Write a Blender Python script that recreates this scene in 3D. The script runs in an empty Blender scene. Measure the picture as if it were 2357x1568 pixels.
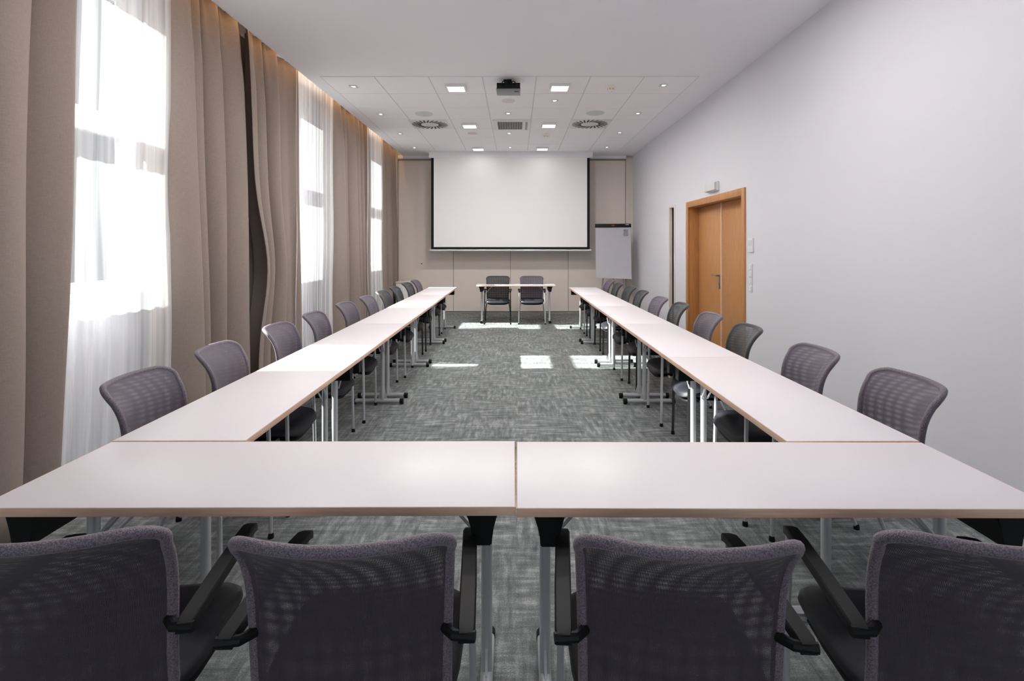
import bpy, bmesh, math, random
from mathutils import Vector, Matrix
random.seed(7)
C = bpy.context.scene.collection
PI = math.pi
R = math.radians

# ------------------------------------------------------------------ materials
def nm(name):
    m = bpy.data.materials.new(name); m.use_nodes = True
    nt = m.node_tree; nt.nodes.clear()
    out = nt.nodes.new('ShaderNodeOutputMaterial')
    return m, nt, out

def node(nt, kind, **kw):
    n = nt.nodes.new(kind)
    for k, v in kw.items():
        if k.startswith('i_'):
            key = k[2:]
            key = int(key) if key.isdigit() else key.replace('_', ' ')
            n.inputs[key].default_value = v
        else:
            setattr(n, k, v)
    return n

def rgb(c): return (c[0], c[1], c[2], 1)

def simple(name, col, rough=.5, metal=0, noise=0, scale=40, bump=0, bscale=200, spec=.5):
    """principled with a faint procedural variation"""
    m, nt, out = nm(name)
    b = node(nt, 'ShaderNodeBsdfPrincipled')
    b.inputs['Roughness'].default_value = rough
    b.inputs['Metallic'].default_value = metal
    b.inputs['Specular IOR Level'].default_value = spec
    tc = node(nt, 'ShaderNodeTexCoord')
    n = node(nt, 'ShaderNodeTexNoise'); n.inputs['Scale'].default_value = scale
    nt.links.new(tc.outputs['Object'], n.inputs['Vector'])
    r = node(nt, 'ShaderNodeValToRGB')
    r.color_ramp.elements[0].color = rgb([c * (1 - noise) for c in col])
    r.color_ramp.elements[1].color = rgb([min(1, c * (1 + noise)) for c in col])
    nt.links.new(n.outputs['Fac'], r.inputs['Fac'])
    nt.links.new(r.outputs['Color'], b.inputs['Base Color'])
    if bump:
        n2 = node(nt, 'ShaderNodeTexNoise'); n2.inputs['Scale'].default_value = bscale
        nt.links.new(tc.outputs['Object'], n2.inputs['Vector'])
        bp = node(nt, 'ShaderNodeBump'); bp.inputs['Strength'].default_value = bump
        bp.inputs['Distance'].default_value = .002
        nt.links.new(n2.outputs['Fac'], bp.inputs['Height'])
        nt.links.new(bp.outputs['Normal'], b.inputs['Normal'])
    nt.links.new(b.outputs['BSDF'], out.inputs['Surface'])
    return m

def emit(name, col, strength):
    m, nt, out = nm(name)
    e = node(nt, 'ShaderNodeEmission'); e.inputs['Color'].default_value = rgb(col); e.inputs['Strength'].default_value = strength
    nt.links.new(e.outputs[0], out.inputs['Surface'])
    return m

def wood(name, c1, c2, axis, scale=6, stretch=18, rough=.4):
    m, nt, out = nm(name)
    b = node(nt, 'ShaderNodeBsdfPrincipled'); b.inputs['Roughness'].default_value = rough
    tc = node(nt, 'ShaderNodeTexCoord')
    mp = node(nt, 'ShaderNodeMapping')
    s = [stretch] * 3; s[axis] = 1
    mp.inputs['Scale'].default_value = s
    n = node(nt, 'ShaderNodeTexNoise'); n.inputs['Scale'].default_value = scale; n.inputs['Detail'].default_value = 6
    r = node(nt, 'ShaderNodeValToRGB')
    r.color_ramp.elements[0].position = .3; r.color_ramp.elements[1].position = .75
    r.color_ramp.elements[0].color = rgb(c1); r.color_ramp.elements[1].color = rgb(c2)
    L = nt.links.new
    L(tc.outputs['Object'], mp.inputs['Vector']); L(mp.outputs[0], n.inputs['Vector'])
    L(n.outputs['Fac'], r.inputs['Fac']); L(r.outputs['Color'], b.inputs['Base Color'])
    L(b.outputs[0], out.inputs['Surface'])
    return m

def carpet():
    m, nt, out = nm('carpet_tiles'); L = nt.links.new
    b = node(nt, 'ShaderNodeBsdfPrincipled'); b.inputs['Roughness'].default_value = .95
    b.inputs['Specular IOR Level'].default_value = .15
    tc = node(nt, 'ShaderNodeTexCoord')
    ck = node(nt, 'ShaderNodeTexChecker'); ck.inputs['Scale'].default_value = 2.0
    ck.inputs['Color1'].default_value = (0, 0, 0, 1); ck.inputs['Color2'].default_value = (1, 1, 1, 1)
    L(tc.outputs['Object'], ck.inputs['Vector'])
    def streak(sx, sy, sc):
        mp = node(nt, 'ShaderNodeMapping'); mp.inputs['Scale'].default_value = (sx, sy, 1)
        n = node(nt, 'ShaderNodeTexNoise'); n.inputs['Scale'].default_value = sc; n.inputs['Detail'].default_value = 6
        n.inputs['Roughness'].default_value = .62
        L(tc.outputs['Object'], mp.inputs['Vector']); L(mp.outputs[0], n.inputs['Vector'])
        return n.outputs['Fac']
    def mix(f, a, c, blend='MIX'):
        mx = node(nt, 'ShaderNodeMix', data_type='FLOAT')
        if hasattr(f, 'links'): L(f, mx.inputs[0])
        else: mx.inputs[0].default_value = f
        L(a, mx.inputs[2]); L(c, mx.inputs[3])
        return mx.outputs[0]
    a = streak(2, 11, 2.6); c = streak(11, 2, 2.6)
    dirn = mix(ck.outputs['Fac'], a, c)
    both = mix(.35, dirn, mix(ck.outputs['Fac'], c, a))
    fine = streak(1, 1, 190)
    f = mix(.33, both, fine)
    big = streak(1, 1, 2.2)
    f = mix(.12, f, big)
    r = node(nt, 'ShaderNodeValToRGB')
    e = r.color_ramp.elements
    e[0].position = .39; e[0].color = (.07, .079, .079, 1)
    e[1].position = .62; e[1].color = (.40, .415, .415, 1)
    e2 = r.color_ramp.elements.new(.5); e2.color = (.17, .182, .182, 1)
    L(f, r.inputs['Fac']); L(r.outputs['Color'], b.inputs['Base Color'])
    bp = node(nt, 'ShaderNodeBump'); bp.inputs['Strength'].default_value = .5; bp.inputs['Distance'].default_value = .004
    L(fine, bp.inputs['Height']); L(bp.outputs[0], b.inputs['Normal'])
    L(b.outputs[0], out.inputs['Surface'])
    return m

def netting(name, col, pitch, thr):
    """open woven mesh: real holes by transparency, laid out on the sheet's own UVs (metres)"""
    m, nt, out = nm(name); L = nt.links.new
    b = node(nt, 'ShaderNodeBsdfPrincipled'); b.inputs['Roughness'].default_value = .6
    b.inputs['Base Color'].default_value = rgb(col)
    b.inputs['Sheen Weight'].default_value = .15
    tc = node(nt, 'ShaderNodeTexCoord'); sp = node(nt, 'ShaderNodeSeparateXYZ')
    L(tc.outputs['UV'], sp.inputs[0])
    def M(op, a, v=None):
        n = node(nt, 'ShaderNodeMath', operation=op)
        for i, q in enumerate((a, v)):
            if q is None: continue
            if hasattr(q, 'links'): L(q, n.inputs[i])
            else: n.inputs[i].default_value = q
        return n.outputs[0]
    k = 2 * PI / pitch
    p = M('MULTIPLY', M('SINE', M('MULTIPLY', M('ADD', sp.outputs[0], sp.outputs[1]), k * .7071)),
          M('SINE', M('MULTIPLY', M('SUBTRACT', sp.outputs[0], sp.outputs[1]), k * .7071)))
    hole = M('GREATER_THAN', p, thr)
    t = node(nt, 'ShaderNodeBsdfTransparent')
    mx = node(nt, 'ShaderNodeMixShader')
    L(hole, mx.inputs[0]); L(b.outputs[0], mx.inputs[1]); L(t.outputs[0], mx.inputs[2])
    L(mx.outputs[0], out.inputs['Surface'])
    return m

def knit(name, col):
    m, nt, out = nm(name); L = nt.links.new
    b = node(nt, 'ShaderNodeBsdfPrincipled'); b.inputs['Roughness'].default_value = .5
    b.inputs['Sheen Weight'].default_value = .2
    tc = node(nt, 'ShaderNodeTexCoord'); v = node(nt, 'ShaderNodeTexVoronoi'); v.inputs['Scale'].default_value = 330
    L(tc.outputs['Object'], v.inputs['Vector'])
    r = node(nt, 'ShaderNodeValToRGB')
    r.color_ramp.elements[0].color = rgb([c * 1.5 for c in col]); r.color_ramp.elements[1].color = rgb([c * .45 for c in col])
    r.color_ramp.elements[1].position = .75
    L(v.outputs['Distance'], r.inputs['Fac']); L(r.outputs['Color'], b.inputs['Base Color'])
    bp = node(nt, 'ShaderNodeBump'); bp.inputs['Strength'].default_value = .6; bp.inputs['Distance'].default_value = .002
    bp.invert = True
    L(v.outputs['Distance'], bp.inputs['Height']); L(bp.outputs[0], b.inputs['Normal'])
    L(b.outputs[0], out.inputs['Surface'])
    return m

def linen(name, col, transl=0.0):
    m, nt, out = nm(name); L = nt.links.new
    b = node(nt, 'ShaderNodeBsdfPrincipled'); b.inputs['Roughness'].default_value = .85
    b.inputs['Specular IOR Level'].default_value = .2; b.inputs['Sheen Weight'].default_value = .1
    tc = node(nt, 'ShaderNodeTexCoord')
    def st(s, sc):
        mp = node(nt, 'ShaderNodeMapping'); mp.inputs['Scale'].default_value = s
        n = node(nt, 'ShaderNodeTexNoise'); n.inputs['Scale'].default_value = sc; n.inputs['Detail'].default_value = 3
        L(tc.outputs['Object'], mp.inputs[0]); L(mp.outputs[0], n.inputs['Vector']); return n.outputs['Fac']
    a = st((60, 60, 4), 8); c = st((4, 4, 60), 8)
    mx = node(nt, 'ShaderNodeMix', data_type='FLOAT'); mx.inputs[0].default_value = .5
    L(a, mx.inputs[2]); L(c, mx.inputs[3])
    r = node(nt, 'ShaderNodeValToRGB')
    r.color_ramp.elements[0].position = .3; r.color_ramp.elements[1].position = .7
    r.color_ramp.elements[0].color = rgb([q * .82 for q in col]); r.color_ramp.elements[1].color = rgb([q * 1.15 for q in col])
    L(mx.outputs[0], r.inputs['Fac']); L(r.outputs['Color'], b.inputs['Base Color'])
    L(b.outputs[0], out.inputs['Surface'])
    return m

def voile():
    m, nt, out = nm('sheer_voile'); L = nt.links.new
    tr = node(nt, 'ShaderNodeBsdfTransparent')
    d = node(nt, 'ShaderNodeBsdfDiffuse'); d.inputs['Color'].default_value = (.86, .88, .90, 1)
    t = node(nt, 'ShaderNodeBsdfTranslucent'); t.inputs['Color'].default_value = (.86, .88, .90, 1)
    m1 = node(nt, 'ShaderNodeMixShader'); m1.inputs[0].default_value = .085
    L(d.outputs[0], m1.inputs[1]); L(t.outputs[0], m1.inputs[2])
    tc = node(nt, 'ShaderNodeTexCoord'); mp = node(nt, 'ShaderNodeMapping'); mp.inputs['Scale'].default_value = (7, 7, .06)
    n = node(nt, 'ShaderNodeTexNoise'); n.inputs['Scale'].default_value = 2
    L(tc.outputs['Object'], mp.inputs[0]); L(mp.outputs[0], n.inputs['Vector'])
    mr = node(nt, 'ShaderNodeMapRange'); mr.inputs[1].default_value = .32; mr.inputs[2].default_value = .68
    mr.inputs[3].default_value = .30; mr.inputs[4].default_value = .72
    L(n.outputs['Fac'], mr.inputs[0])
    m2 = node(nt, 'ShaderNodeMixShader')
    L(mr.outputs[0], m2.inputs[0]); L(tr.outputs[0], m2.inputs[1]); L(m1.outputs[0], m2.inputs[2])
    L(m2.outputs[0], out.inputs['Surface'])
    return m

def pane():
    m, nt, out = nm('clear_glass'); L = nt.links.new
    t = node(nt, 'ShaderNodeBsdfTransparent'); t.inputs['Color'].default_value = (.95, .97, .97, 1)
    g = node(nt, 'ShaderNodeBsdfGlossy'); g.inputs['Roughness'].default_value = .02
    mx = node(nt, 'ShaderNodeMixShader'); mx.inputs[0].default_value = .06
    L(t.outputs[0], mx.inputs[1]); L(g.outputs[0], mx.inputs[2]); L(mx.outputs[0], out.inputs['Surface'])
    return m

M = dict(
    wall=simple('white_wall_paint', (.69, .68, .725), .75, noise=.01, scale=3, bump=.05, bscale=120),
    ceil=simple('ceiling_paint', (.87, .855, .885), .85, noise=.01, scale=3),
    tile=simple('ceiling_tile', (.90, .885, .91), .9, noise=.02, scale=300),
    grid=simple('tile_joint', (.64, .64, .66), .6),
    carpet=carpet(),
    beige=simple('partition_laminate', (.74, .655, .59), .55, noise=.02, scale=5),
    seam=simple('partition_seam', (.30, .27, .245), .7),
    reartaupe=simple('rear_wall_darkened', (.22, .19, .17), .7, noise=.02, scale=4),  # unseen wall, colour kept dark to cut bounce light
    cream=simple('beige_jamb', (.70, .64, .58), .6),
    dark=simple('dark_gap', (.015, .015, .017), .6),
    drape=linen('taupe_linen', (.275, .221, .193)),
    voile=voile(), glass=pane(),
    frame=simple('white_window_frame', (.75, .75, .75), .4),
    top=simple('pale_laminate', (.77, .72, .75), .40, noise=.012, scale=60, spec=.5),
    edge=wood('beech_edge', (.72, .48, .35), (.86, .61, .47), 0, scale=5, stretch=22, rough=.45),
    oak=wood('oak_veneer', (.42, .185, .06), (.56, .275, .105), 2, scale=5, stretch=16, rough=.35),
    silver=simple('silver_tube', (.62, .63, .65), .35, metal=.55),
    steel=simple('brushed_steel', (.35, .34, .33), .3, metal=.9),
    black=simple('black_plastic', (.005, .0055, .006), .55, noise=.1, spec=.22),
    blacktube=simple('black_tube', (.010, .010, .012), .35),
    seat=simple('black_upholstery', (.007, .007, .012), .55, noise=.2, scale=300, bump=.4, bscale=500),
    netp_shaded=netting('purple_grey_netting_shaded', (.040, .032, .047), .0042, .45),  # rear layer: shade of the foreground backs put into its colour
    netp_lit=netting('purple_grey_lining_lit', (.115, .092, .125), .0046, .24),  # front layer of the same mesh, colour lightened as the lit side
    netb1=netting('black_netting', (.022, .024, .027), .0042, .30),
    netb2=netting('black_netting_lining', (.028, .031, .035), .0046, .26),
    rimp=knit('purple_grey_knit', (.165, .135, .17)),
    rimb=knit('black_knit', (.045, .046, .052)),
    white=simple('white_plastic', (.74, .73, .73), .4),
    creamp=simple('cream_plastic', (.86, .80, .71), .45),
    screen=simple('projection_fabric', (.86, .845, .84), .8, noise=.008, scale=4),
    paper=simple('white_paper', (.80, .78, .83), .7),
    grille=simple('grey_grille', (.30, .29, .29), .5),
    speaker=simple('speaker_cloth', (.62, .64, .635), .8),
    speaker2=simple('pale_speaker_cloth', (.70, .66, .67), .8),
    projector=simple('projector_shell', (.23, .24, .24), .4, metal=.2),
    red=simple('red_mark', (.55, .02, .02), .5),
    lamp=emit('lit_panel', (1, .985, .95), 3),
    spot=emit('lit_downlight', (1, .93, .85), 3),
)

# ------------------------------------------------------------------ mesh helpers
def box(bm, c, s, bev=0, rot=None):
    r = bmesh.ops.create_cube(bm, size=1)
    vs = r['verts']
    bmesh.ops.scale(bm, vec=s, verts=vs)
    if bev:
        es = list({e for v in vs for e in v.link_edges})
        g = bmesh.ops.bevel(bm, geom=es, offset=bev, segments=2, affect='EDGES', profile=.5)
        vs = list({v for f in g['faces'] for v in f.verts} | {v for v in vs if v.is_valid})
        # whole connected piece
        seen = set(vs); stack = list(vs)
        while stack:
            v = stack.pop()
            for e in v.link_edges:
                o = e.other_vert(v)
                if o not in seen: seen.add(o); stack.append(o)
        vs = list(seen)
    if rot: bmesh.ops.rotate(bm, cent=(0, 0, 0), matrix=rot, verts=vs)
    bmesh.ops.translate(bm, vec=c, verts=vs)
    return vs

def spline(pts, n=6):
    """Catmull-Rom through points"""
    P = [Vector(p) for p in pts]; out = []
    for i in range(len(P) - 1):
        p0 = P[max(i - 1, 0)]; p1 = P[i]; p2 = P[i + 1]; p3 = P[min(i + 2, len(P) - 1)]
        for k in range(n):
            t = k / n
            out.append(.5 * ((2 * p1) + (p2 - p0) * t + (2 * p0 - 5 * p1 + 4 * p2 - p3) * t * t + (3 * p1 - p0 - 3 * p2 + p3) * t ** 3))
    out.append(P[-1]); return out

def tube(bm, pts, r, seg=10, closed=False, rads=None):
    P = [Vector(p) for p in pts]; n = len(P); rings = []
    up = None
    for i, p in enumerate(P):
        a = P[i - 1] if (i or closed) else p
        b = P[(i + 1) % n] if (i < n - 1 or closed) else p
        t = (b - a).normalized()
        if up is None:
            up = Vector((0, 0, 1)) if abs(t.z) < .9 else Vector((1, 0, 0))
        x = t.cross(up)
        if x.length < 1e-5: x = t.orthogonal()
        x.normalize(); y = x.cross(t).normalized(); up = y
        rr = rads[i] if rads else r
        rings.append([bm.verts.new(p + (x * math.cos(2 * PI * k / seg) + y * math.sin(2 * PI * k / seg)) * rr) for k in range(seg)])
    for i in range(n if closed else n - 1):
        A = rings[i]; B = rings[(i + 1) % n]
        for k in range(seg):
            bm.faces.new((A[k], A[(k + 1) % seg], B[(k + 1) % seg], B[k]))
    if not closed:
        bm.faces.new(rings[0][::-1]); bm.faces.new(rings[-1])

def lathe(bm, prof, c=(0, 0, 0), seg=24):
    """profile of (radius, z)"""
    rings = []
    for r, z in prof:
        if r < 1e-6: rings.append([bm.verts.new((c[0], c[1], c[2] + z))])
        else: rings.append([bm.verts.new((c[0] + r * math.cos(2 * PI * k / seg), c[1] + r * math.sin(2 * PI * k / seg), c[2] + z)) for k in range(seg)])
    for A, B in zip(rings, rings[1:]):
        for k in range(seg):
            k2 = (k + 1) % seg
            if len(A) == 1 and len(B) == 1: continue
            if len(A) == 1: bm.faces.new((A[0], B[k], B[k2]))
            elif len(B) == 1: bm.faces.new((A[k], B[0], A[k2]))
            else: bm.faces.new((A[k], B[k], B[k2], A[k2]))

def prism(bm, poly, axis, a, b):
    """poly: 2-D outline in the plane across axis; extruded from a to b"""
    def P(u, v, w):
        return {0: (w, u, v), 1: (u, w, v), 2: (u, v, w)}[axis]
    A = [bm.verts.new(P(u, v, a)) for u, v in poly]; B = [bm.verts.new(P(u, v, b)) for u, v in poly]
    n = len(poly)
    bm.faces.new(A); bm.faces.new(B[::-1])
    for i in range(n):
        bm.faces.new((A[i], B[i], B[(i + 1) % n], A[(i + 1) % n]))

def new(): return bmesh.new()

def obj(name, bm, mat, parent=None, smooth=35, loc=None):
    bmesh.ops.recalc_face_normals(bm, faces=bm.faces[:])
    me = bpy.data.meshes.new(name); bm.to_mesh(me); bm.free()
    me.materials.append(mat)
    if smooth:
        me.shade_smooth()
        me.set_sharp_from_angle(angle=R(smooth))
    o = bpy.data.objects.new(name, me); C.objects.link(o)
    if parent: o.parent = parent
    if loc: o.location = loc
    return o

def tag(o, label=None, cat=None, group=None, kind=None):
    if label: o['label'] = label
    if cat: o['category'] = cat
    if group: o['group'] = group
    if kind: o['kind'] = kind
    return o

def thing(name, label, cat, loc=(0, 0, 0), rz=0, group=None):
    o = bpy.data.objects.new(name, None); C.objects.link(o)
    o.empty_display_size = .05
    o.location = loc; o.rotation_euler = (0, 0, rz)
    return tag(o, label, cat, group)

def struct(name, bm, mat, parent=None, smooth=0):
    o = obj(name, bm, mat, parent, smooth)
    if not parent: o['kind'] = 'structure'
    return o

def copy_thing(src, label, loc, rz, group=None):
    r = src.copy(); C.objects.link(r); r.location = loc; r.rotation_euler = (0, 0, rz)
    r['label'] = label
    if group: r['group'] = group
    for ch in list(src.children):
        c = ch.copy(); C.objects.link(c); c.parent = r
        for g in list(ch.children):
            d = g.copy(); C.objects.link(d); d.parent = c
    return r

# ------------------------------------------------------------------ the room
CAMZ = 1.453
XR, XL, YB, YF, ZC = 2.56, -2.90, 11.46, -2.6, 3.453     # right wall, window wall, far wall, rear wall, ceiling
XCOVE = -2.465
# floor
bm = new(); box(bm, ((XR + XL) / 2, (YB + YF) / 2, -.05), (XR - XL + .6, YB - YF + .4, .1)); struct('floor', bm, M['carpet'])
# ceiling slab with the curtain recess beside the windows
bm = new(); box(bm, ((XR + .2 + XCOVE) / 2, (YB + YF) / 2, ZC + .1), (XR + .2 - XCOVE, YB - YF + .4, .2))
box(bm, ((XCOVE + XL - .15) / 2, (YB + YF) / 2, ZC + .25), (XCOVE - XL + .15, YB - YF + .4, .1))
struct('ceiling', bm, M['ceil'])
# tile field: pale tiles flush in the plaster, and its joints
TX = [-2.29 + .6333 * i for i in range(8)]; TX[-1] = 2.143
TY = [6.14 + .669 * i for i in range(8)]
bm = new()
for i in range(7):
    for j in range(7):
        box(bm, ((TX[i] + TX[i + 1]) / 2, (TY[j] + TY[j + 1]) / 2, ZC), (TX[i + 1] - TX[i] - .012, TY[j + 1] - TY[j] - .012, .012), .002)
t_ = struct('trim_1', bm, M['tile']); 
bm = new(); box(bm, ((TX[0] + TX[-1]) / 2, (TY[0] + TY[-1]) / 2, ZC), (TX[-1] - TX[0] + .012, TY[-1] - TY[0] + .012, .004)); struct('trim_2', bm, M['grid'])
ZT = ZC - .006
# walls
def wall_with_holes(name, x0, x1, y0, y1, z1, holes, mat):
    """a wall running in Y between x0 and x1 with rectangular openings (ya, yb, za, zb)"""
    bm = new(); ys = y0; xm = (x0 + x1) / 2; w = x1 - x0
    for (ya, yb, za, zb) in sorted(holes):
        box(bm, (xm, (ys + ya) / 2, z1 / 2), (w, ya - ys, z1))
        if za > 0: box(bm, (xm, (ya + yb) / 2, za / 2), (w, yb - ya, za))
        box(bm, (xm, (ya + yb) / 2, (zb + z1) / 2), (w, yb - ya, z1 - zb))
        ys = yb
    box(bm, (xm, (ys + y1) / 2, z1 / 2), (w, y1 - ys, z1))
    return struct(name, bm, mat)
WIN = [(-3.45 + 3.15 * i, -3.45 + 3.15 * i + 1.0) for i in range(5)][1:]
WIN = [(2.80, 4.00), (6.22, 7.08), (9.25, 10.12)]
SILL, HEAD = 1.15, 3.35
wall_with_holes('wall_left', XL - .15, XL, YF - .2, YB + .2, 3.70, [(a, b, SILL, HEAD) for a, b in WIN], M['wall'])
DOOR = (5.86, 7.80, 0, 2.10); SLOT = (8.44, 8.74, 0, 2.14)
wall_with_holes('wall_right', XR, XR + .2, YF - .2, YB + .2, 3.46, [DOOR, SLOT], M['wall'])
bm = new(); RW = (-1.9, 1.9, .85, 2.75)          # added, unseen window opening in the rear wall, for fill light
box(bm, ((XL - .2 + RW[0]) / 2, YF - .1, 1.85), (RW[0] - XL + .2, .2, 3.7)); box(bm, ((XR + .2 + RW[1]) / 2, YF - .1, 1.85), (XR + .2 - RW[1], .2, 3.7))
box(bm, (0, YF - .1, RW[2] / 2), (RW[1] - RW[0], .2, RW[2])); box(bm, (0, YF - .1, (RW[3] + 3.7) / 2), (RW[1] - RW[0], .2, 3.7 - RW[3]))
struct('wall_rear', bm, M['reartaupe'])
bm = new()
for x in (RW[0] + .03, 0, RW[1] - .03): box(bm, (x, YF - .12, (RW[2] + RW[3]) / 2), (.06, .07, RW[3] - RW[2]), .004)
for z in (RW[2] + .03, RW[3] - .03): box(bm, (0, YF - .12, z), (RW[1] - RW[0], .06, .06), .004)
w4 = struct('window_4', bm, M['frame'])  # frame for the added window, never in view
bm = new(); box(bm, (0, YF - .12, (RW[2] + RW[3]) / 2), (RW[1] - RW[0] - .1, .006, RW[3] - RW[2] - .1)); obj('glass_pane', bm, M['glass'], w4, 0)
# far wall: folding partition of beige panels
bm = new(); box(bm, ((XR + XL) / 2, YB + .16, 1.85), (XR - XL + .4, .2, 3.7)); struct('wall_far', bm, M['cream'])
bm = new()
PX = [-2.57, -1.36, -.115, 1.148, 2.40]
for a, b in zip(PX, PX[1:]): box(bm, ((a + b) / 2, YB + .03, 1.70), (b - a - .009, .06, 3.30), .003)
struct('trim_3', bm, M['beige'])
bm = new(); box(bm, ((XL - 2.58) / 2, YB + .03, 1.7), (abs(XL + 2.58), .055, 3.4)); box(bm, (2.485, YB + .025, 1.7), (.155, .05, 3.4), .003); struct('trim_4', bm, M['cream'])
bm = new(); box(bm, (-.08, YB + .05, .012), (5.0, .07, .045))
for x in PX[1:]: box(bm, (x, YB + .045, 1.7), (.01, .05, 3.3))
struct('trim_5', bm, M['seam'])
bm = new(); box(bm, (-.08, YB - .005, 3.366), (4.98, .05, .022), .003); struct('trim_6', bm, M['seam'])
bm = new(); box(bm, (-.08, YB + .01, 3.42), (4.98, .06, .075), .003); struct('trim_7', bm, M['ceil'])
bm = new(); tube(bm, [(-2.055, YB - .004, 1.09), (-2.055, YB + .02, 1.09)], .014, 12); o = obj('lock_hole', bm, M['dark']); tag(o, 'small round black keyhole in the beige partition, left below the projection screen', 'keyhole')
# skirting on the right wall
bm = new()
for a, b in ((YF, DOOR[0] - .1), (DOOR[1] + .1, SLOT[0] - .02), (SLOT[1] + .02, YB)): box(bm, (XR - .006, (a + b) / 2, .03), (.012, b - a, .06), .002)
struct('baseboard_right', bm, M['white'])

# windows in the left wall
for i, (a, b) in enumerate(WIN):
    bm = new(); x = XL - .08; zt = 2.34
    box(bm, (x, a + .03, (SILL + HEAD) / 2), (.07, .06, HEAD - SILL), .006); box(bm, (x, b - .03, (SILL + HEAD) / 2), (.07, .06, HEAD - SILL), .006)
    box(bm, (x, (a + b) / 2, SILL + .03), (.07, b - a - .12, .06), .006); box(bm, (x, (a + b) / 2, HEAD - .03), (.07, b - a - .12, .06), .006)
    box(bm, (x, (a + b) / 2, zt), (.075, b - a - .12, .15), .006)
    w = struct('window_%d' % (i + 1), bm, M['frame'])
    bm = new(); box(bm, (x, (a + b) / 2, (SILL + .06 + zt - .075) / 2), (.006, b - a - .12, zt - .075 - SILL - .06))
    obj('glass_pane', bm, M['glass'], w, 0)
    bm = new(); box(bm, (x, (a + b) / 2, (HEAD - .06 + zt + .075) / 2), (.006, b - a - .12, HEAD - .06 - zt - .075))
    obj('glass_pane', bm, M['glass'], w, 0)
    bm = new(); box(bm, (XL + .05, (a + b) / 2, SILL - .015), (.16, b - a + .1, .03), .006); obj('window_sill', bm, M['frame'], w)

# door in the right wall: oak casing, deep jamb, two leaves set back
bm = new(); y0, y1, _, zt = DOOR; cw = .085
box(bm, (XR - .008, y0 + cw / 2 - .03, zt / 2 + .01), (.024, cw, zt + .02), .003); box(bm, (XR - .008, y1 - cw / 2 + .03, zt / 2 + .01), (.024, cw, zt + .02), .003)
box(bm, (XR - .008, (y0 + y1) / 2, zt - cw / 2 + .02), (.0238, y1 - y0 + .055 - 2 * cw, cw), .003)
box(bm, (XR + .085, y0 + .025, zt / 2), (.168, .05, zt), .002); box(bm, (XR + .085, y1 - .025, zt / 2), (.168, .05, zt), .002)
box(bm, (XR + .085, (y0 + y1) / 2, zt - .03), (.168, y1 - y0 - .1, .06), .002)
door = struct('door_1', bm, M['oak'], smooth=35)
ym = 6.86; xl = XR + .16
for nm_, a, b in (('door_leaf', ym + .012, y1 - .05), ('door_leaf', y0 + .05, ym - .012)):
    bm = new(); box(bm, (xl, (a + b) / 2, 1.022), (.042, b - a - .004, 2.03), .003); leaf = obj(nm_, bm, M['oak'], door)
    if a > 6.5:
        bm = new(); box(bm, (xl - .024, ym + .075, 1.0), (.008, .045, .20), .003)
        tube(bm, [(xl - .03, ym + .075, 1.075), (xl - .07, ym + .075, 1.075)], .011, 10)
        tube(bm, spline([(xl - .068, ym + .07, 1.075), (xl - .072, ym + .12, 1.077), (xl - .072, ym + .225, 1.077)], 4), .010, 10)
        tube(bm, [(xl - .025, ym + .075, .965), (xl - .036, ym + .075, .965)], .014, 12)
        obj('door_handle', bm, M['steel'], leaf)
bm = new(); box(bm, (xl - .012, ym, 1.022), (.05, .022, 2.03), .004); obj('meeting_strip', bm, M['edge'], door)
bm = new(); box(bm, (XR + .23, (y0 + y1) / 2, 1.05), (.06, y1 - y0, 2.1)); struct('trim_8', bm, M['oak'])

# tall narrow recessed metal door beyond it
bm = new(); a, b, _, zt = SLOT
box(bm, (XR + .012, b - .022, zt / 2), (.05, .044, zt), .003); box(bm, (XR - .002, a - .012, zt / 2), (.024, .045, zt), .003); box(bm, (XR + .012, (a + b) / 2, zt - .02), (.05, b - a - .07, .04), .003)
d2 = struct('door_2', bm, M['cream'], smooth=35)
bm = new(); box(bm, (XR + .13, (a + b) / 2, zt / 2), (.03, b - a, zt)); obj('recess_back', bm, M['dark'], d2)
bm = new(); box(bm, (XR + .10, b - .10, zt / 2 - .02), (.03, .16, zt - .06), .003); obj('door_leaf', bm, M['cream'], d2)
bm = new(); box(bm, (XR + .062, b - .006, zt / 2), (.05, .010, zt - .05)); obj('side_gap', bm, M['dark'], d2)

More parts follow.
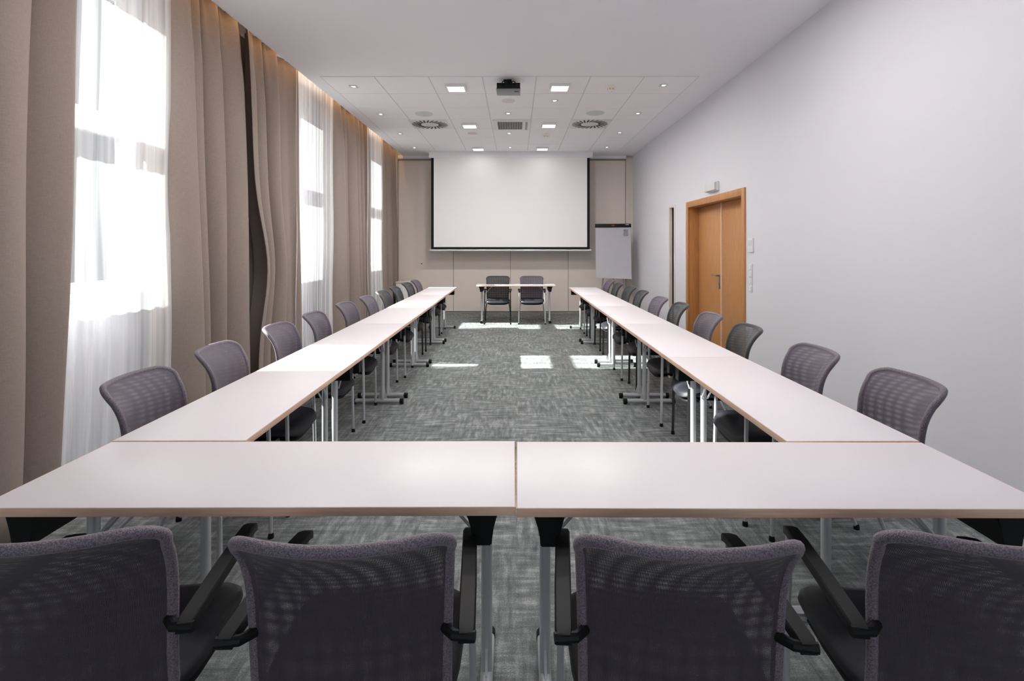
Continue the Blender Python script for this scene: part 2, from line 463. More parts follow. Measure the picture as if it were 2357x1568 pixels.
# ------------------------------------------------------------------ curtains
def drape(name, label, yA, yB, n, x0, amp, mat, seed, z0=.015, z1=3.60, group=None, cat='curtain', nv=26, pinch=.55, sharp=.21, ph=0.0, thick=.004, xs=None):
    rnd = random.Random(seed)
    ns = n * 18
    jit = [rnd.uniform(-.5, .5) for _ in range(n + 2)]; am = [rnd.uniform(.6, 1.15) for _ in range(n + 2)]
    wob = [rnd.uniform(-1, 1) for _ in range(n + 2)]
    bm = new(); rows = []
    for j in range(nv + 1):
        t = j / nv; z = z0 + (z1 - z0) * t
        a = yA(z) if callable(yA) else yA; b = yB(z) if callable(yB) else yB
        row = []
        for i in range(ns + 1):
            s = i / ns; q = s * n; xo = xs(s) if xs else 0; k = int(min(q, n - 1)); f = q - k
            e = f * f * (3 - 2 * f)
            A = am[k] * (1 - e) + am[k + 1] * e
            th = 2 * PI * q + (jit[k] * (1 - e) + jit[k + 1] * e) + ph + (wob[k] * (1 - e) + wob[k + 1] * e) * .35 * (1 - t)
            w = amp * A * (pinch + (1 - pinch) * (1 - t) ** .5)
            fade = min(1, s * 12, (1 - s) * 12)
            y = a + (b - a) * s + fade * sharp * (b - a) / n * math.sin(2 * th) * (.7 + .3 * (1 - t))
            x = x0 + xo + w * math.sin(th) + .25 * w * math.sin(2 * th + 1) + .012 * math.sin(3.1 * z + seed) * (1 - t)
            if t > .93: x += w * .35 * math.sin(3 * th) * (t - .93) / .07
            row.append(bm.verts.new((x, y, z)))
        rows.append(row)
    for A, B in zip(rows, rows[1:]):
        for i in range(ns): bm.faces.new((A[i], A[i + 1], B[i + 1], B[i]))
    o = obj(name, bm, mat, None, 80)
    if thick:
        s = o.modifiers.new('cloth_thickness', 'SOLIDIFY'); s.thickness = thick; s.offset = 0
    tag(o, label, cat, group)
    return o
def heavy(name, label, bounds, x0, amp, seed, dA=None, dB=None, xs=None, group=None, z0=.015, z1=3.60, nv=30, half0=False, amps=None):
    """lined curtain hanging in broad convex folds between narrow deep valleys; bounds are the valleys' places along the wall"""
    rnd = random.Random(seed); n = len(bounds) - 1; m = 22
    am = [rnd.uniform(.75, 1.15) for _ in range(n)]; wob = [rnd.uniform(-.05, .05) for _ in range(n + 1)]; ph = [rnd.uniform(0, 6) for _ in range(n + 1)]
    if amps: am = amps
    wob[0] = wob[-1] = 0; lean = [rnd.uniform(-.12, .12) for _ in range(n)]
    bm = new(); rows = []
    for jz in range(nv + 1):
        t = jz / nv; z = z0 + (z1 - z0) * t; row = []
        bs = [b + (1 - t) * w + .012 * math.sin(2.2 * z + p) for b, w, p in zip(bounds, wob, ph)]
        L = bs[-1] - bs[0]
        a0 = dA(z) if dA else 0; a1 = dB(z) if dB else 0
        for k in range(n):
            w = bs[k + 1] - bs[k]
            A = amp * am[k] * min(1.1, .62 + w) * (.62 + .38 * (1 - t) ** .6)
            for i in range(m + (k == n - 1)):
                f = i / m
                if half0 and k == 0: f = .5 + f / 2
                y = bs[k] + w * (f - .80 * math.sin(2 * PI * f) / (2 * PI))
                lobe = abs(math.sin(PI * f)) ** .95
                lobe *= 1 + lean[k] * math.cos(PI * f)
                if t > .82: lobe -= .45 * ((t - .82) / .18) ** 1.5 * math.sin(PI * f) * (.5 + .5 * math.cos(6 * PI * f))   # gathered heading
                s_ = (y - bs[0]) / L
                y += a0 * (1 - s_) + a1 * s_
                x = x0 - amp + 2 * A * lobe + (xs(s_) if xs else 0)
                row.append(bm.verts.new((x, y, z)))
        rows.append(row)
    for A, B in zip(rows, rows[1:]):
        for i in range(len(A) - 1): bm.faces.new((A[i], A[i + 1], B[i + 1], B[i]))
    o = obj(name, bm, M['drape'], None, 70)
    q = o.modifiers.new('cloth_thickness', 'SOLIDIFY'); q.thickness = .004; q.offset = 0
    return tag(o, label, 'curtain', group)
DG = 'taupe curtains on the window wall'; SG = 'white sheers at the windows'
flare = lambda k: (lambda z: k * (1 - z / 3.6))
heavy('curtain', 'taupe floor-length curtain nearest the camera, at the left edge of the photo', [.78, 1.2, 1.5, 1.9, 2.22, 2.50, 2.88, 3.15], -2.60, .135, 3, dB=flare(-.17), group=DG, amps=[1, .9, 1, .8, 1, 1, .42], xs=lambda q: .11 * max(0, min(1, (q - .90) / .08)))
heavy('curtain', 'wide taupe curtain just beyond the nearest bright sheer', [3.85, 4.24, 4.42, 4.68, 5.04, 5.32, 5.62, 5.86], -2.605, .135, 11, dA=flare(.06), group=DG, amps=[1, .8, 1, .95, .35, .3, .3], xs=lambda q: -.075 * max(0, min(1, (q - .60) / .05)))
heavy('curtain', 'taupe curtain pulled aside at its near edge leaving a dark vertical slit', [4.74, 5.30, 5.52, 5.80, 6.18], -2.60, .125, 23, dA=lambda z: .31 * math.exp(-((z - 1.25) / .58) ** 2) - .05, dB=flare(.07), group=DG, half0=True, amps=[1, .85, 1, .5], xs=lambda q: .12 * max(0, min(1, (q - .90) / .08)))
heavy('curtain', 'taupe curtain between the middle and the farthest bright sheers', [7.38, 7.85, 8.15, 8.5, 8.8, 8.98, 9.2], -2.60, .13, 31, group=DG, amps=[1, .85, 1, .9, 1, .5], xs=lambda q: .12 * max(0, min(1, (q - .92) / .07)))
heavy('curtain', 'narrow taupe curtain against the beige partition, farthest from the camera', [10.12, 10.5, 10.8, 11.1, 11.38], -2.60, .125, 43, group=DG)
drape('sheer_curtain', 'white sheer at the nearest window, left of the wide taupe curtain', lambda z: 3.11 - .16 * (1 - z / 3.6), 3.92, 7, -2.58, .012, M['voile'], 5, group=SG, pinch=.8, sharp=.04, thick=0, cat='sheer curtain')
drape('sheer_curtain', 'white sheer at the middle window, between two taupe curtains', 6.12, 7.36, 8, -2.57, .013, M['voile'], 15, group=SG, pinch=.8, sharp=.04, thick=0, cat='sheer curtain')
drape('sheer_curtain', 'white sheer at the farthest window, near the partition corner', 9.06, 10.14, 6, -2.57, .010, M['voile'], 25, group=SG, pinch=.8, sharp=.04, thick=0, cat='sheer curtain')

# ------------------------------------------------------------------ tables
TL, TD, TH = 1.498, .497, .73
def make_table(label, loc, rz, group):
    t = thing('folding_table', label, 'table', loc, rz, group)
    bm = new(); box(bm, (0, 0, TH - .0125), (TL - .005, TD - .005, .0247), .0006); obj('tabletop', bm, M['top'], t)
    bm = new(); e = .0018
    for sx in (-1, 1): box(bm, (sx * (TL / 2 - e / 2), 0, TH - .0128), (e, TD, .0246), .0007)
    for sy in (-1, 1): box(bm, (0, sy * (TD / 2 - e / 2), TH - .0128), (TL - 2 * e, e, .0246), .0007)
    o = obj('edge_band', bm, M['edge'], t); o['label'] = 'beech edge banding'
    for s in (-1, 1):
        x = s * (TL / 2 - .095); py = .045
        bm = new(); tube(bm, [(x, py, .03), (x, py, .66)], .0185, 16)
        leg = obj('leg', bm, M['silver'], t)
        bm = new(); tube(bm, [(x, -.215, .03), (x, .215, .03)], .0, 12, rads=[.021, .021])
        bmesh.ops.scale(bm, vec=(1, 1, .9), verts=bm.verts[:], space=Matrix.Translation((0, 0, -.03)))
        for q in (-1, 1): prism(bm, [(py + q * .017, .045), (py + q * .040, .045), (py + q * .017, .13)], 0, x - .004, x + .004)
        obj('foot_bar', bm, M['silver'], leg)
        for q in (-1, 1):
            bm = new(); tube(bm, [(x, q * .205, .028), (x, q * .238, .028)], 0, 12, rads=[.0235, .0225])
            tube(bm, [(x, q * .222, .0), (x, q * .222, .02)], .018, 12)
            obj('end_cap', bm, M['black'], leg)
        bm = new()
        prism(bm, [(x - .05, TH - .0255), (x + .05, TH - .0255), (x + .030, TH - .075), (x + .026, TH - .128), (x - .026, TH - .128), (x - .030, TH - .075)], 1, -.215, .215)
        bmesh.ops.bevel(bm, geom=bm.edges[:], offset=.003, segments=2, affect='EDGES')
        obj('bracket', bm, M['black'], leg)
        bm = new()
        for q in (-1, 1): tube(bm, [(x - s * .018, py + q * .018, .49), (x - s * .20, py + q * .03, TH - .03)], .0055, 8)
        tube(bm, [(x - s * .20, py - .045, TH - .03), (x - s * .20, py + .045, TH - .03)], .006, 8)
        obj('brace', bm, M['silver'], leg)
    return t
skew = R(.42)
T0 = make_table('front table on the left, its long side facing the camera', (-.7505, 1.704, 0), R(.3), 'white tables set in a U')
NG = 'white tables set in a U'
copy_thing(T0, 'front table on the right, its long side facing the camera', (.7515, 1.697, 0), R(-.25))
ordn = ['nearest', 'second', 'third', 'fourth', 'farthest']
for k in range(5):
    yc = 1.957 + .75 + 1.5 * k
    copy_thing(T0, 'white table along the window side, %s' % ('joined to the left front table' if k == 0 else ['', 'second of five from the front', 'third of five from the front', 'fourth of five from the front', 'last of five, closest to the partition'][k]), (-1.258 - .0072 * (yc - 1.957), yc, 0), -PI / 2 + skew)
for k in range(5):
    yc = 1.952 + .75 + 1.5 * k
    copy_thing(T0, 'white table along the door side, %s' % ('joined to the right front table' if k == 0 else ['', 'second of five from the front', 'third of five from the front', 'fourth of five from the front', 'last of five, closest to the flipchart'][k]), (1.257 - .0072 * (yc - 1.957), yc, 0), PI / 2 + skew)
copy_thing(T0, 'head table standing alone below the projection screen', (.0, 10.19, 0), PI)

# ------------------------------------------------------------------ chairs
PROF = [(-.186, .43), (-.203, .52), (-.212, .60), (-.219, .67), (-.232, .735), (-.256, .79), (-.290, .836), (-.328, .872)]
PS = spline([(0, y, z) for y, z in PROF], 8)
acc = [0.0]
for a, b in zip(PS, PS[1:]): acc.append(acc[-1] + (b - a).length)
TLEN = acc[-1]
def prof_at(t):
    t = max(0, min(TLEN, t))
    for i in range(len(acc) - 1):
        if acc[i + 1] >= t:
            f = (t - acc[i]) / (acc[i + 1] - acc[i] + 1e-9)
            p = PS[i].lerp(PS[i + 1], f); d = (PS[i + 1] - PS[i]).normalized()
            return p, Vector((0, d.z, -d.y))
    return PS[-1], Vector((0, 0, 1))
def back_pt(x, t, off=0):
    p, nrm = prof_at(t)
    c = .03 + .026 * (t / TLEN)
    return Vector((x, p.y + c * (x / .22) ** 2, p.z)) + nrm * off
def half_w(t):
    return .206 + .016 * (t / TLEN) ** 2
def outline():
    """closed (x, t) outline with rounded corners"""
    rt, rb = .058, .05; pts = []
    def arc(cx, ct, r, a0, a1):
        for k in range(9):
            a = a0 + (a1 - a0) * k / 8; pts.append((cx + r * math.cos(a), ct + r * math.sin(a)))
    arc(half_w(0) - rb, rb, rb, -PI / 2, 0)
    for k in range(1, 14):
        t = rb + (TLEN - rt - rb) * k / 14; pts.append((half_w(t), t))
    arc(half_w(TLEN) - rt, TLEN - rt, rt, 0, PI / 2)
    for k in range(1, 8):
        w = half_w(TLEN) - rt; pts.append((w - 2 * w * k / 8, TLEN))
    left = [(-x, t) for x, t in pts if x > 0][::-1]
    right = [p for p in pts if p[0] > 0]
    top = [(w_, TLEN) for w_ in [(half_w(TLEN) - rt) * (1 - k / 4) for k in range(1, 8)]]
    bot = [(-(half_w(0) - rb) * (1 - k / 4), 0) for k in range(1, 8)]
    right = [p for p in right if not (p[1] == TLEN and p[0] < half_w(TLEN) - rt - 1e-6)]
    left = [(-x, t) for x, t in right][::-1]
    return right + top + left + bot
OUT = outline()
def inset_w(t):
    """half width of the sheet at height t (rounded corners)"""
    rt, rb = .058, .05; w = half_w(t)
    if t > TLEN - rt: d = t - (TLEN - rt); return w - rt + math.sqrt(max(0, rt * rt - d * d))
    if t < rb: d = rb - t; return w - rb + math.sqrt(max(0, rb * rb - d * d))
    return w
def back_sheet(off):
    bm = new(); uv = bm.loops.layers.uv.new('UVMap')
    ts = sorted(set([TLEN * k / 26 for k in range(27)] + [TLEN - .058 * (1 - math.sin(a * PI / 16)) for a in range(8)] + [.05 * (1 - math.sin(a * PI / 16)) for a in range(8)]))
    nx = 16; rows = []
    for t in ts:
        w = max(.001, inset_w(t) - .004)
        rows.append([(w * (2 * i / nx - 1), t, bm.verts.new(back_pt(w * (2 * i / nx - 1), t, off))) for i in range(nx + 1)])
    for A, B in zip(rows, rows[1:]):
        for i in range(nx):
            q = (A[i], A[i + 1], B[i + 1], B[i])
            f = bm.faces.new([v[2] for v in q])
            for l, v in zip(f.loops, q): l[uv].uv = (v[0] + .4, v[1])
    return bm
def cushion(bm, w, d, z0, z1, y0, front=.03):
    rings = []; seg = 40
    prof = [(0, z0), (.80, z0), (.95, z0 + .004), (1.0, (z0 + z1) / 2 - .006), (.985, z1 - .012), (.93, z1 - .002), (.72, z1 + .004), (.4, z1 + .003), (0, z1 - .001)]
    for s, z in prof:
        if s == 0: rings.append([bm.verts.new((0, y0, z))]); continue
        ring = []
        for k in range(seg):
            a = 2 * PI * k / seg; ca, sa = math.cos(a), math.sin(a); e = 2 / 4.5
            x = math.copysign(abs(ca) ** e, ca) * w / 2 * s; y = math.copysign(abs(sa) ** e, sa) * d / 2 * s
            dz = -front * max(0, (y / (d / 2) - .45) / .55) ** 2 if y > 0 else 0
            ring.append(bm.verts.new((x * (1 - .06 * max(0, -y / d)), y0 + y, z + dz)))
        rings.append(ring)
    for A, B in zip(rings, rings[1:]):
        for k in range(seg):
            k2 = (k + 1) % seg
            if len(A) == 1: bm.faces.new((A[0], B[k], B[k2]))
            elif len(B) == 1: bm.faces.new((A[k], B[0], A[k2]))
            else: bm.faces.new((A[k], B[k], B[k2], A[k2]))
def make_chair(label, loc, rz, purple, group):
    t = thing('mesh_back_chair', label, 'chair', loc, rz, group)
    tube_m = M['silver'] if purple else M['blacktube']
    back = obj('backrest', back_sheet(-.007), M['netp_shaded'] if purple else M['netb1'], t, 60)
    obj('back_lining', back_sheet(.006), M['netp_lit'] if purple else M['netb2'], back, 60)
    bm = new(); tube(bm, [back_pt(x, tt) for x, tt in OUT], .0125, 10, closed=True)
    obj('back_rim', bm, M['rimp'] if purple else M['rimb'], back, 60)
    bm = new(); cushion(bm, .465, .45, .415, .463, .035); obj('seat', bm, M['seat'], t, 60)
    bm = new(); cushion(bm, .44, .42, .395, .417, .03, .03); obj('seat_shell', bm, M['black'], t, 60)
    bm = new()
    for y in (-.13, .15): tube(bm, [(-.243, y, .40), (.243, y, .40)], .009, 8)
    obj('seat_frame', bm, tube_m, t)
    for s in (-1, 1):
        bm = new(); tube(bm, spline([(s * .238, .205, .615), (s * .240, .207, .53), (s * .245, .212, .3), (s * .248, .216, .012)], 3), .0105, 10)
        leg = obj('leg', bm, tube_m, t)
        bm = new(); lathe(bm, [(0, 0), (.0145, 0), (.0145, .012), (.0115, .026), (0, .026)], (s * .248, .216, 0), 12); obj('glide', bm, M['black'], leg)
        bm = new(); tube(bm, spline([(s * .195, -.02, .400), (s * .205, -.10, .39), (s * .220, -.17, .34), (s * .236, -.24, .24), (s * .25, -.345, .012)], 5), .0105, 10)
        leg = obj('leg', bm, tube_m, t)
        bm = new(); lathe(bm, [(0, 0), (.0145, 0), (.0145, .012), (.0115, .026), (0, .026)], (s * .25, -.345, 0), 12); obj('glide', bm, M['black'], leg)
        bm = new(); A = []
        for y, xc, w, zt in ((-.222, .252, .034, .634), (-.205, .252, .038, .639), (-.05, .248, .040, .642), (.12, .242, .040, .640), (.19, .238, .038, .634), (.222, .236, .03, .622)):
            A.append([bm.verts.new((s * xc + dx * w / 2, y, z)) for dx, z in ((-1, zt - .022), (1, zt - .022), (1.0, zt - .004), (.82, zt), (-.82, zt), (-1.0, zt - .004))])
        for P, Q in zip(A, A[1:]):
            for k in range(6): bm.faces.new((P[k], P[(k + 1) % 6], Q[(k + 1) % 6], Q[k]))
        bm.faces.new(A[0][::-1]); bm.faces.new(A[-1])
        arm = obj('armrest', bm, M['black'], t, 40)
        bm = new(); tube(bm, [(s * .204, -.185, .622), (s * .225, -.212, .624), (s * .272, -.218, .624)], .0115, 10); obj('arm_rod', bm, M['black'], arm)
    return t
GP, GB = 'purple-grey mesh chairs with silver legs', 'black mesh chairs with black legs'
CP = make_chair('purple-grey mesh chair in the foreground, left of the gap between the front tables', (-.365, 1.325, 0), R(2), True, GP)
CB = make_chair('black mesh chair at the head table, on its left', (-.345, 10.06, 0), PI + R(1), False, GB)
copy_thing(CP, 'purple-grey mesh chair in the lower left corner of the photo', (-1.0, 1.33, 0), R(7))
copy_thing(CP, 'purple-grey mesh chair in the foreground, right of the gap between the front tables', (.365, 1.315, 0), R(-3))
copy_thing(CP, 'purple-grey mesh chair in the lower right corner of the photo', (1.02, 1.315, 0), R(-7))
copy_thing(CP, 'purple-grey mesh chair at the head table, on its right', (.31, 10.06, 0), PI - R(1))
place = ['nearest the camera', 'second from the camera', 'third from the camera', 'fourth from the camera', 'fifth from the camera', 'sixth from the camera',
         'seventh from the camera', 'third from the partition', 'second from the partition', 'last before the partition']
# (row position along the room, distance of the back's top edge from the middle, is it purple, yaw)
LEFT = [(2.36, 1.75, 1, 3), (3.06, 1.79, 1, 5), (3.87, 1.81, 1, 2), (4.56, 1.81, 1, 4), (5.38, 1.81, 1, 1), (6.07, 1.78, 1, 2), (6.84, 1.80, 0, 0), (7.54, 1.80, 0, 2), (8.37, 1.80, 0, -1), (9.05, 1.79, 1, 1)]
RIGHT = [(2.33, 1.79, 1, -4), (2.97, 1.75, 1, -3), (3.81, 1.74, 0, -5), (4.49, 1.73, 1, -2), (5.32, 1.73, 0, -4), (5.95, 1.70, 1, -1), (6.83, 1.71, 0, -3), (7.57, 1.72, 0, 0), (8.29, 1.69, 0, -2), (9.04, 1.69, 1, 0)]
for k, (y, x, p, a) in enumerate(LEFT):
    copy_thing(CP if p else CB, '%s mesh chair in the window-side row, %s' % ('purple-grey' if p else 'black', place[k]), (-x + .325, y, 0), -PI / 2 + R(a))
for k, (y, x, p, a) in enumerate(RIGHT):
    copy_thing(CP if p else CB, '%s mesh chair in the door-side row, %s' % ('purple-grey' if p else 'black', place[k]), (x - .325, y, 0), PI / 2 + R(a))

# ------------------------------------------------------------------ projection screen
ys = 10.98
sc = thing('projection_screen', 'large white roll-down projection screen with black border on the far wall', 'projection screen', (-.1, ys, 1.38))
def lx(p): return (p - 1187) * ys / 1207 + .1      # own-frame coordinates of the measured widths
bm = new(); box(bm, (0.0, .05, 3.390 - 1.38), (3.43, .13, .125), .006); obj('housing', bm, M['ceil'], sc)
bm = new(); box(bm, (-.01, 0, (3.32 + 1.40) / 2 - 1.38), (3.32, .004, 1.92)); obj('black_border', bm, M['black'], sc)['label'] = 'black border'
bm = new(); box(bm, (-.01, -.003, (3.33 + 1.455) / 2 - 1.38), (3.21, .004, 1.875)); obj('screen_surface', bm, M['screen'], sc)
bm = new(); tube(bm, [(-1.70, 0, .008), (1.68, 0, .008)], .018, 12); obj('bottom_bar', bm, M['white'], sc)

# ------------------------------------------------------------------ flipchart
fl = thing('flipchart', 'white paper flipchart on a stand in the far right corner', 'flipchart', (2.0, 10.72, 0), R(-6))
til = Matrix.Rotation(R(-7), 4, 'X')
def tilt(bm): bmesh.ops.transform(bm, matrix=Matrix.Translation((0, 0, .82)) @ til, verts=bm.verts[:])
bm = new(); box(bm, (0, .02, .53), (.70, .018, 1.04), .004); tilt(bm); obj('board', bm, M['white'], fl)
bm = new(); nx = 8; nz = 14; rows = []
for j in range(nz + 1):
    z = -.01 + 1.06 * j / nz; row = []
    for i in range(nx + 1):
        u = i / nx - .5
        row.append(bm.verts.new((u * .715, -.004 - .05 * (1 - j / nz) ** 3 * (.7 + .5 * u), z - .02 * u * (1 - j / nz))))
    rows.append(row)
for A, B in zip(rows, rows[1:]):
    for i in range(nx): bm.faces.new((A[i], A[i + 1], B[i + 1], B[i]))
bmesh.ops.solidify(bm, geom=bm.faces[:], thickness=.006)
tilt(bm); pp = obj('paper_pad', bm, M['paper'], fl)
bm = new()
for i in range(2):
    for j in range(3): box(bm, (.235 + .047 * i, -.012, .985 - .046 * j), (.041, .003, .038), .001)
tilt(bm); obj('printed_mark', bm, M['projector'], pp)['label'] = 'dark printed mark at the sheet corner'
bm = new(); box(bm, (0, -.002, 1.085), (.735, .045, .075), .006); tilt(bm); cl = obj('clamp_bar', bm, M['black'], fl)
bm = new(); box(bm, (0, -.0255, 1.085), (.06, .003, .022), .001); tilt(bm); obj('red_badge', bm, M['red'], cl)
bm = new(); box(bm, (.285, -.0255, 1.10), (.07, .003, .010)); tilt(bm); obj('white_lettering', bm, M['white'], cl)
for p in ((-.30, .05), (.30, .05), (.05, .55)):
    bm = new(); top = (p[0] * .3, .19 if p[1] < .2 else .25, 1.75); tube(bm, [top, (p[0], p[1], .0)], .012, 10); obj('leg', bm, M['grille'], fl)
bm = new(); box(bm, (0, .21, 1.73), (.24, .14, .05), .006); obj('stand_head', bm, M['grille'], fl)

# ------------------------------------------------------------------ ceiling fittings
def panel(label, x, y):
    t = thing('ceiling_panel_light', label, 'ceiling light', (x, y, ZT), 0, 'square lit ceiling panels')
    b = new(); h = .125
    for sx in (-1, 1): box(b, (sx * (h - .012), 0, -.017), (.024, 2 * h, .034), .003)
    for sy in (-1, 1): box(b, (0, sy * (h - .012), -.017), (2 * h - .048, .024, .034), .003)
    obj('frame', b, M['frame'], t)
    b = new(); box(b, (0, 0, -.022), (.203, .203, .012), .002); obj('diffuser', b, M['lamp'], t)
    return t
P0 = panel('square lit ceiling panel nearest the camera, left of the projector', -.74, 6.52)
for x, y, l in ((.545, 6.50, 'square lit ceiling panel nearest the camera, right of the projector'), (-.75, 8.55, 'square lit ceiling panel left of the air conditioning grille'), (.538, 8.52, 'square lit ceiling panel right of the air conditioning grille'),
                (-.754, 10.58, 'square lit ceiling panel closest to the screen, on the left'), (.535, 10.55, 'square lit ceiling panel closest to the screen, on the right')):
    copy_thing(P0, l, (x, y, ZT), 0)
def spotl(label, x, y):
    t = thing('downlight', label, 'downlight', (x, y, ZT), 0, 'small square downlights')
    b = new(); h = .045
    for sx in (-1, 1): box(b, (sx * (h - .008), 0, -.004), (.016, 2 * h, .008), .002)
    for sy in (-1, 1): box(b, (0, sy * (h - .008), -.004), (2 * h - .032, .016, .008), .002)
    obj('frame', b, M['silver'], t)
    b = new(); lathe(b, [(0, -.006), (.017, -.005), (.020, -.001), (0, -.001)], seg=16); obj('lamp', b, M['spot'], t)
    return t
S0 = spotl('small downlight at the window side of the tile ceiling, nearest the camera', -2.01, 6.5)
for x, y, l in ((-2.02, 7.85, 'small downlight at the window side of the tile ceiling, second from the camera'), (-2.03, 9.2, 'small downlight at the window side of the tile ceiling, third from the camera'), (-2.03, 10.5, 'small downlight at the window side of the tile ceiling, nearest the partition'),
                (1.82, 6.45, 'small downlight at the door side of the tile ceiling, nearest the camera'), (1.82, 7.8, 'small downlight at the door side of the tile ceiling, second from the camera'), (1.81, 9.12, 'small downlight at the door side of the tile ceiling, third from the camera'), (1.82, 10.45, 'small downlight at the door side of the tile ceiling, nearest the partition'),
                (.53, 7.13, 'small downlight behind the panel right of the projector'), (-.11, 7.81, 'small downlight in front of the air conditioning grille'), (-.113, 9.18, 'small downlight just behind the air conditioning grille'), (-.113, 10.48, 'small downlight above the middle of the screen')):
    copy_thing(S0, l, (x, y, ZT), 0)
def disc(label, x, y, r, mat):
    b = new(); lathe(b, [(0, -.010), (r * .9, -.010), (r, -.004), (r, 0), (0, 0)], seg=32)
    return tag(obj('ceiling_speaker', b, mat, None, 35, (x, y, ZT)), label, 'ceiling speaker', 'round ceiling speakers')
disc('round grey ceiling speaker in front of the left swirl vent', -1.37, 7.84, .135, M['speaker'])
disc('round grey ceiling speaker in front of the right swirl vent', 1.18, 7.79, .135, M['speaker'])
disc('small pale round ceiling disc just behind the projector', -.10, 7.14, .09, M['speaker2'])
disc('small pale round ceiling disc behind the left middle lit panel', -.753, 9.18, .085, M['speaker2'])
def swirl(label, x, y, group='swirl air vents'):
    t = thing('swirl_vent', label, 'air vent', (x, y, ZT), 0, group)
    b = new(); box(b, (0, 0, -.004), (.60, .60, .010), .003); obj('face_plate', b, M['white'], t)
    b = new()
    for k in range(24):
        a = 2 * PI * k / 24
        rot = Matrix.Rotation(a, 3, 'Z')
        vs = box(b, (0, 0, 0), (.15, .026, .010))
        bmesh.ops.rotate(b, cent=(0, 0, 0), matrix=Matrix.Rotation(R(18), 3, 'Z'), verts=vs)
        bmesh.ops.translate(b, vec=(.213, 0, -.0065), verts=vs)
        bmesh.ops.rotate(b, cent=(0, 0, 0), matrix=rot, verts=vs)
    obj('slots', b, M['dark'], t)['label'] = 'ring of dark radial slots'
    b = new(); lathe(b, [(0, -.016), (.10, -.014), (.115, -.009), (0, -.009)], seg=32); obj('hub_disc', b, M['speaker2'], t)
    return t
V0 = swirl('square air vent with swirl slots, left of the grille', -1.39, 8.50)
copy_thing(V0, 'square air vent with swirl slots, right of the grille', (1.195, 8.47, ZT), 0)
# air conditioning cassette
ac = thing('air_conditioning_grille', 'square ceiling air conditioning grille in the middle of the tiles', 'air conditioner', (-.062, 8.52, ZT))
bm = new()
box(bm, (-.265, 0, -.012), (.07, .66, .024), .004); box(bm, (.235, 0, -.012), (.13, .66, .024), .004)
box(bm, (-.03, -.3, -.012), (.40, .06, .024), .004); box(bm, (-.03, .3, -.012), (.40, .06, .024), .004)
obj('frame', bm, M['white'], ac)
bm = new(); box(bm, (-.03, 0, -.002), (.40, .54, .004)); obj('filter', bm, M['dark'], ac)
bm = new()
for i in range(11): box(bm, (-.23 + .04 * i, 0, -.011), (.012, .54, .012))
for j in range(7): box(bm, (-.03, -.27 + .09 * j, -.012), (.40, .022, .012))
obj('grille', bm, M['grille'], ac)
bm = new(); box(bm, (.235, 0, -.027), (.035, .52, .012), .004, Matrix.Rotation(R(12), 3, 'Y')); obj('louver', bm, M['grille'], ac)
# smoke detectors
def smoke(label, x, y, s=1):
    t = thing('smoke_detector', label, 'smoke detector', (x, y, ZT), 0, 'cream smoke detectors')
    b = new(); lathe(b, [(0, 0), (.055, 0), (.055, -.022), (.048, -.03), (0, -.03)], seg=28); obj('base', b, M['creamp'], t)
    b = new(); lathe(b, [(.03, -.03), (.04, -.036), (.04, -.05), (.028, -.058), (.018, -.06), (.018, -.075), (0, -.078)], seg=28); obj('sensor_head', b, M['creamp'], t)
    b = new()
    for k in range(6):
        a = 2 * PI * k / 6; box(b, (.0385 * math.cos(a), .0385 * math.sin(a), -.044), (.012, .012, .010), .001)
    obj('sensor_slots', b, M['steel'], t)
    return t
D0 = smoke('cream smoke detector in the front tile row, right of the lit panel', 1.18, 6.49)
copy_thing(D0, 'cream smoke detector behind the right middle lit panel', (.536, 9.25, ZT), 0)
# projector
pj = thing('projector', 'grey projector hanging under the ceiling with black cables', 'projector', (-.085, 6.27, 3.3))
bm = new(); box(bm, (0, .0, .012), (.285, .25, .024), .006); box(bm, (0, .0, .04), (.275, .235, .05), .008); obj('body', bm, M['projector'], pj)
bm = new(); box(bm, (0, -.121, .045), (.275, .012, .07), .004)
for x in (-.10, -.06, -.02, .05, .09): box(bm, (x, -.128, .04), (.022, .01, .016), .002)
obj('connector_panel', bm, M['black'], pj)
bm = new(); box(bm, (.095, -.05, -.001), (.05, .02, .006), .001); obj('sensor_window', bm, M['dark'], pj)
bm = new(); tube(bm, [(0, 0, .06), (0, 0, .153)], .022, 14); box(bm, (-.01, 0, .138), (.095, .08, .03), .004); box(bm, (0, 0, .075), (.15, .12, .012), .003); obj('ceiling_mount', bm, M['black'], pj)
for k, (x, h) in enumerate(((-.09, .055), (-.03, .07), (.05, .062), (.10, .045))):
    bm = new(); tube(bm, spline([(x, -.13, .04), (x * .9, -.155, .055), (x * .6, -.14, .07 + h * .5), (x * .2, -.06, .10), (0, -.02, .14)], 6), .006, 8); obj('cable', bm, M['black'], pj)

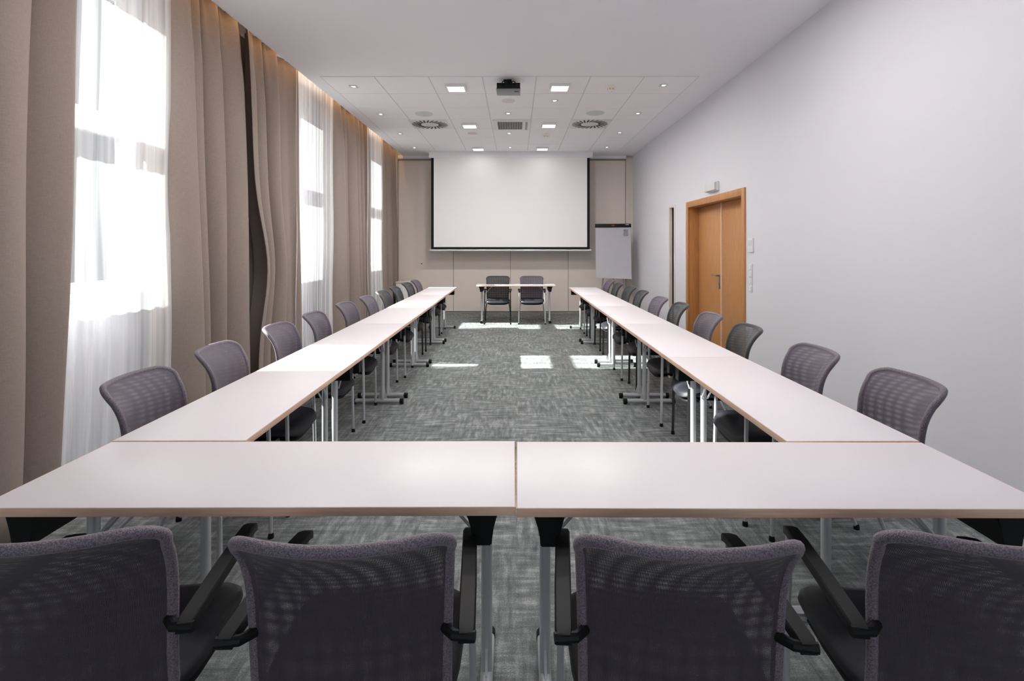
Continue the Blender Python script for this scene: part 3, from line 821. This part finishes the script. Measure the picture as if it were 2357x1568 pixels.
# ------------------------------------------------------------------ fittings on the right wall
em = thing('emergency_light', 'white emergency light box on the wall above the oak door', 'emergency light', (XR, 6.76, 2.225))
bm = new(); box(bm, (-.017, 0, 0), (.032, .35, .115), .006); obj('housing', bm, M['white'], em)
bm = new(); box(bm, (-.05, 0, 0), (.034, .335, .10), .008); obj('diffuser', bm, M['speaker'], em)
wc = thing('wall_controller', 'white rectangular control panel on the wall right of the oak door', 'control panel', (XR, 5.69, 1.475))
bm = new(); box(bm, (-.009, 0, 0), (.02, .115, .155), .005); obj('housing', bm, M['white'], wc)
bm = new(); box(bm, (-.020, 0, .025), (.003, .075, .06), .001); obj('display', bm, M['speaker'], wc)
def switch(label, z):
    t = thing('light_switch', label, 'light switch', (XR, 5.70, z), 0, 'white light switches right of the door')
    b = new(); box(b, (-.005, 0, 0), (.011, .078, .076), .003); obj('plate', b, M['white'], t)
    b = new(); box(b, (-.012, 0, 0), (.008, .052, .050), .003, Matrix.Rotation(R(4), 3, 'Y')); obj('rocker', b, M['white'], t)
    return t
W0 = switch('topmost of the four white switches right of the oak door', 1.235)
for z, l in ((1.157, 'second from the top of the four white switches right of the oak door'), (1.079, 'third from the top of the four white switches right of the oak door'), (1.001, 'lowest of the four white switches right of the oak door')):
    copy_thing(W0, l, (XR, 5.70, z), 0)
# low white cabinet in the far left corner
cb = thing('radiator_cover', 'low white box with pale top in the far left corner, behind the last chairs', 'radiator cover', (-2.32, 11.05, 0))
bm = new(); box(bm, (0, 0, .36), (.25, .70, .72), .006); obj('body', bm, M['white'], cb)
bm = new(); box(bm, (.005, -.005, .735), (.27, .73, .028), .005); obj('top_board', bm, M['cream'], cb)

# ------------------------------------------------------------------ light
w = bpy.data.worlds.new('World'); bpy.context.scene.world = w; w.use_nodes = True
bg = w.node_tree.nodes['Background']; bg.inputs['Color'].default_value = (.86, .93, 1.0, 1); bg.inputs['Strength'].default_value = .08
s = bpy.data.lights.new('sun', 'SUN'); s.energy = 21; s.angle = R(.6); s.color = (1, .97, .93)
so = bpy.data.objects.new('sun', s); C.objects.link(so)
d = Vector((math.cos(R(33.3)), 0.0, -math.sin(R(33.3))))
so.rotation_euler = d.to_track_quat('-Z', 'Y').to_euler(); so.location = (-12, 5, 9)
# warm strip of light tucked in the curtain recess
l = bpy.data.lights.new('cove_strip', 'AREA'); l.shape = 'RECTANGLE'; l.size = .04; l.size_y = 9.0; l.energy = 5; l.color = (1, .62, .30)
lo = bpy.data.objects.new('cove_strip', l); C.objects.link(lo); lo.location = (-2.47, 6.9, 3.60); lo.rotation_euler = (0, 0, 0)

# fill light through the added rear window, for the camera-facing sides
l = bpy.data.lights.new('rear_fill', 'AREA'); l.shape = 'RECTANGLE'; l.size = 3.7; l.size_y = 1.8; l.energy = 19; l.color = (.93, .96, 1)
o = bpy.data.objects.new('rear_fill', l); C.objects.link(o); o.location = (0, YF - .25, 1.8); o.rotation_euler = (PI / 2, 0, 0)
# area lights under the lit panels, plus added unseen fill panels nearer the camera
def lamp(x, y, z, size, watts, col=(1, .97, .94)):
    l = bpy.data.lights.new('ceiling_area_light', 'AREA'); l.shape = 'SQUARE'; l.size = size; l.energy = watts; l.color = col
    o = bpy.data.objects.new('ceiling_area_light', l); C.objects.link(o); o.location = (x, y, z)
for x, y in ((-.74, 6.52), (.545, 6.50), (-.75, 8.55), (.538, 8.52), (-.754, 10.58), (.535, 10.55)): lamp(x, y, ZT - .036, .2, 0.2 if y > 10 else 11)
bm = new()
for x in (-1.3, 0.0, 1.3):
    for y in (2.7, 3.75):
        box(bm, (x, y, ZC), (.66, .66, .02), .004); lamp(x, y, ZC - .014, .6, 5)
struct('fill_panels', bm, M['white'])  # added panels out of view, brightening the near half

# ------------------------------------------------------------------ camera
cam = bpy.data.cameras.new('camera'); co = bpy.data.objects.new('camera', cam); C.objects.link(co)
cam.sensor_fit = 'HORIZONTAL'; cam.sensor_width = 36; cam.lens = 1207 / 2357 * 36
cam.shift_x = -(1187 - 1178.5) / 2357; cam.shift_y = -(784 - 569) / 2357
cam.clip_start = .05; cam.clip_end = 200
co.location = (0, 0, CAMZ); co.rotation_euler = (PI / 2, 0, 0)
S = bpy.context.scene; S.camera = co
S.view_settings.view_transform = 'Standard'; S.view_settings.look = 'None'; S.view_settings.gamma = 1
S.view_settings.use_curve_mapping = False; S.view_settings.exposure = 1.55
cy = S.cycles
cy.transparent_max_bounces = 32; cy.max_bounces = 10; cy.diffuse_bounces = 6; cy.use_denoising = True
cy.sample_clamp_indirect = 6
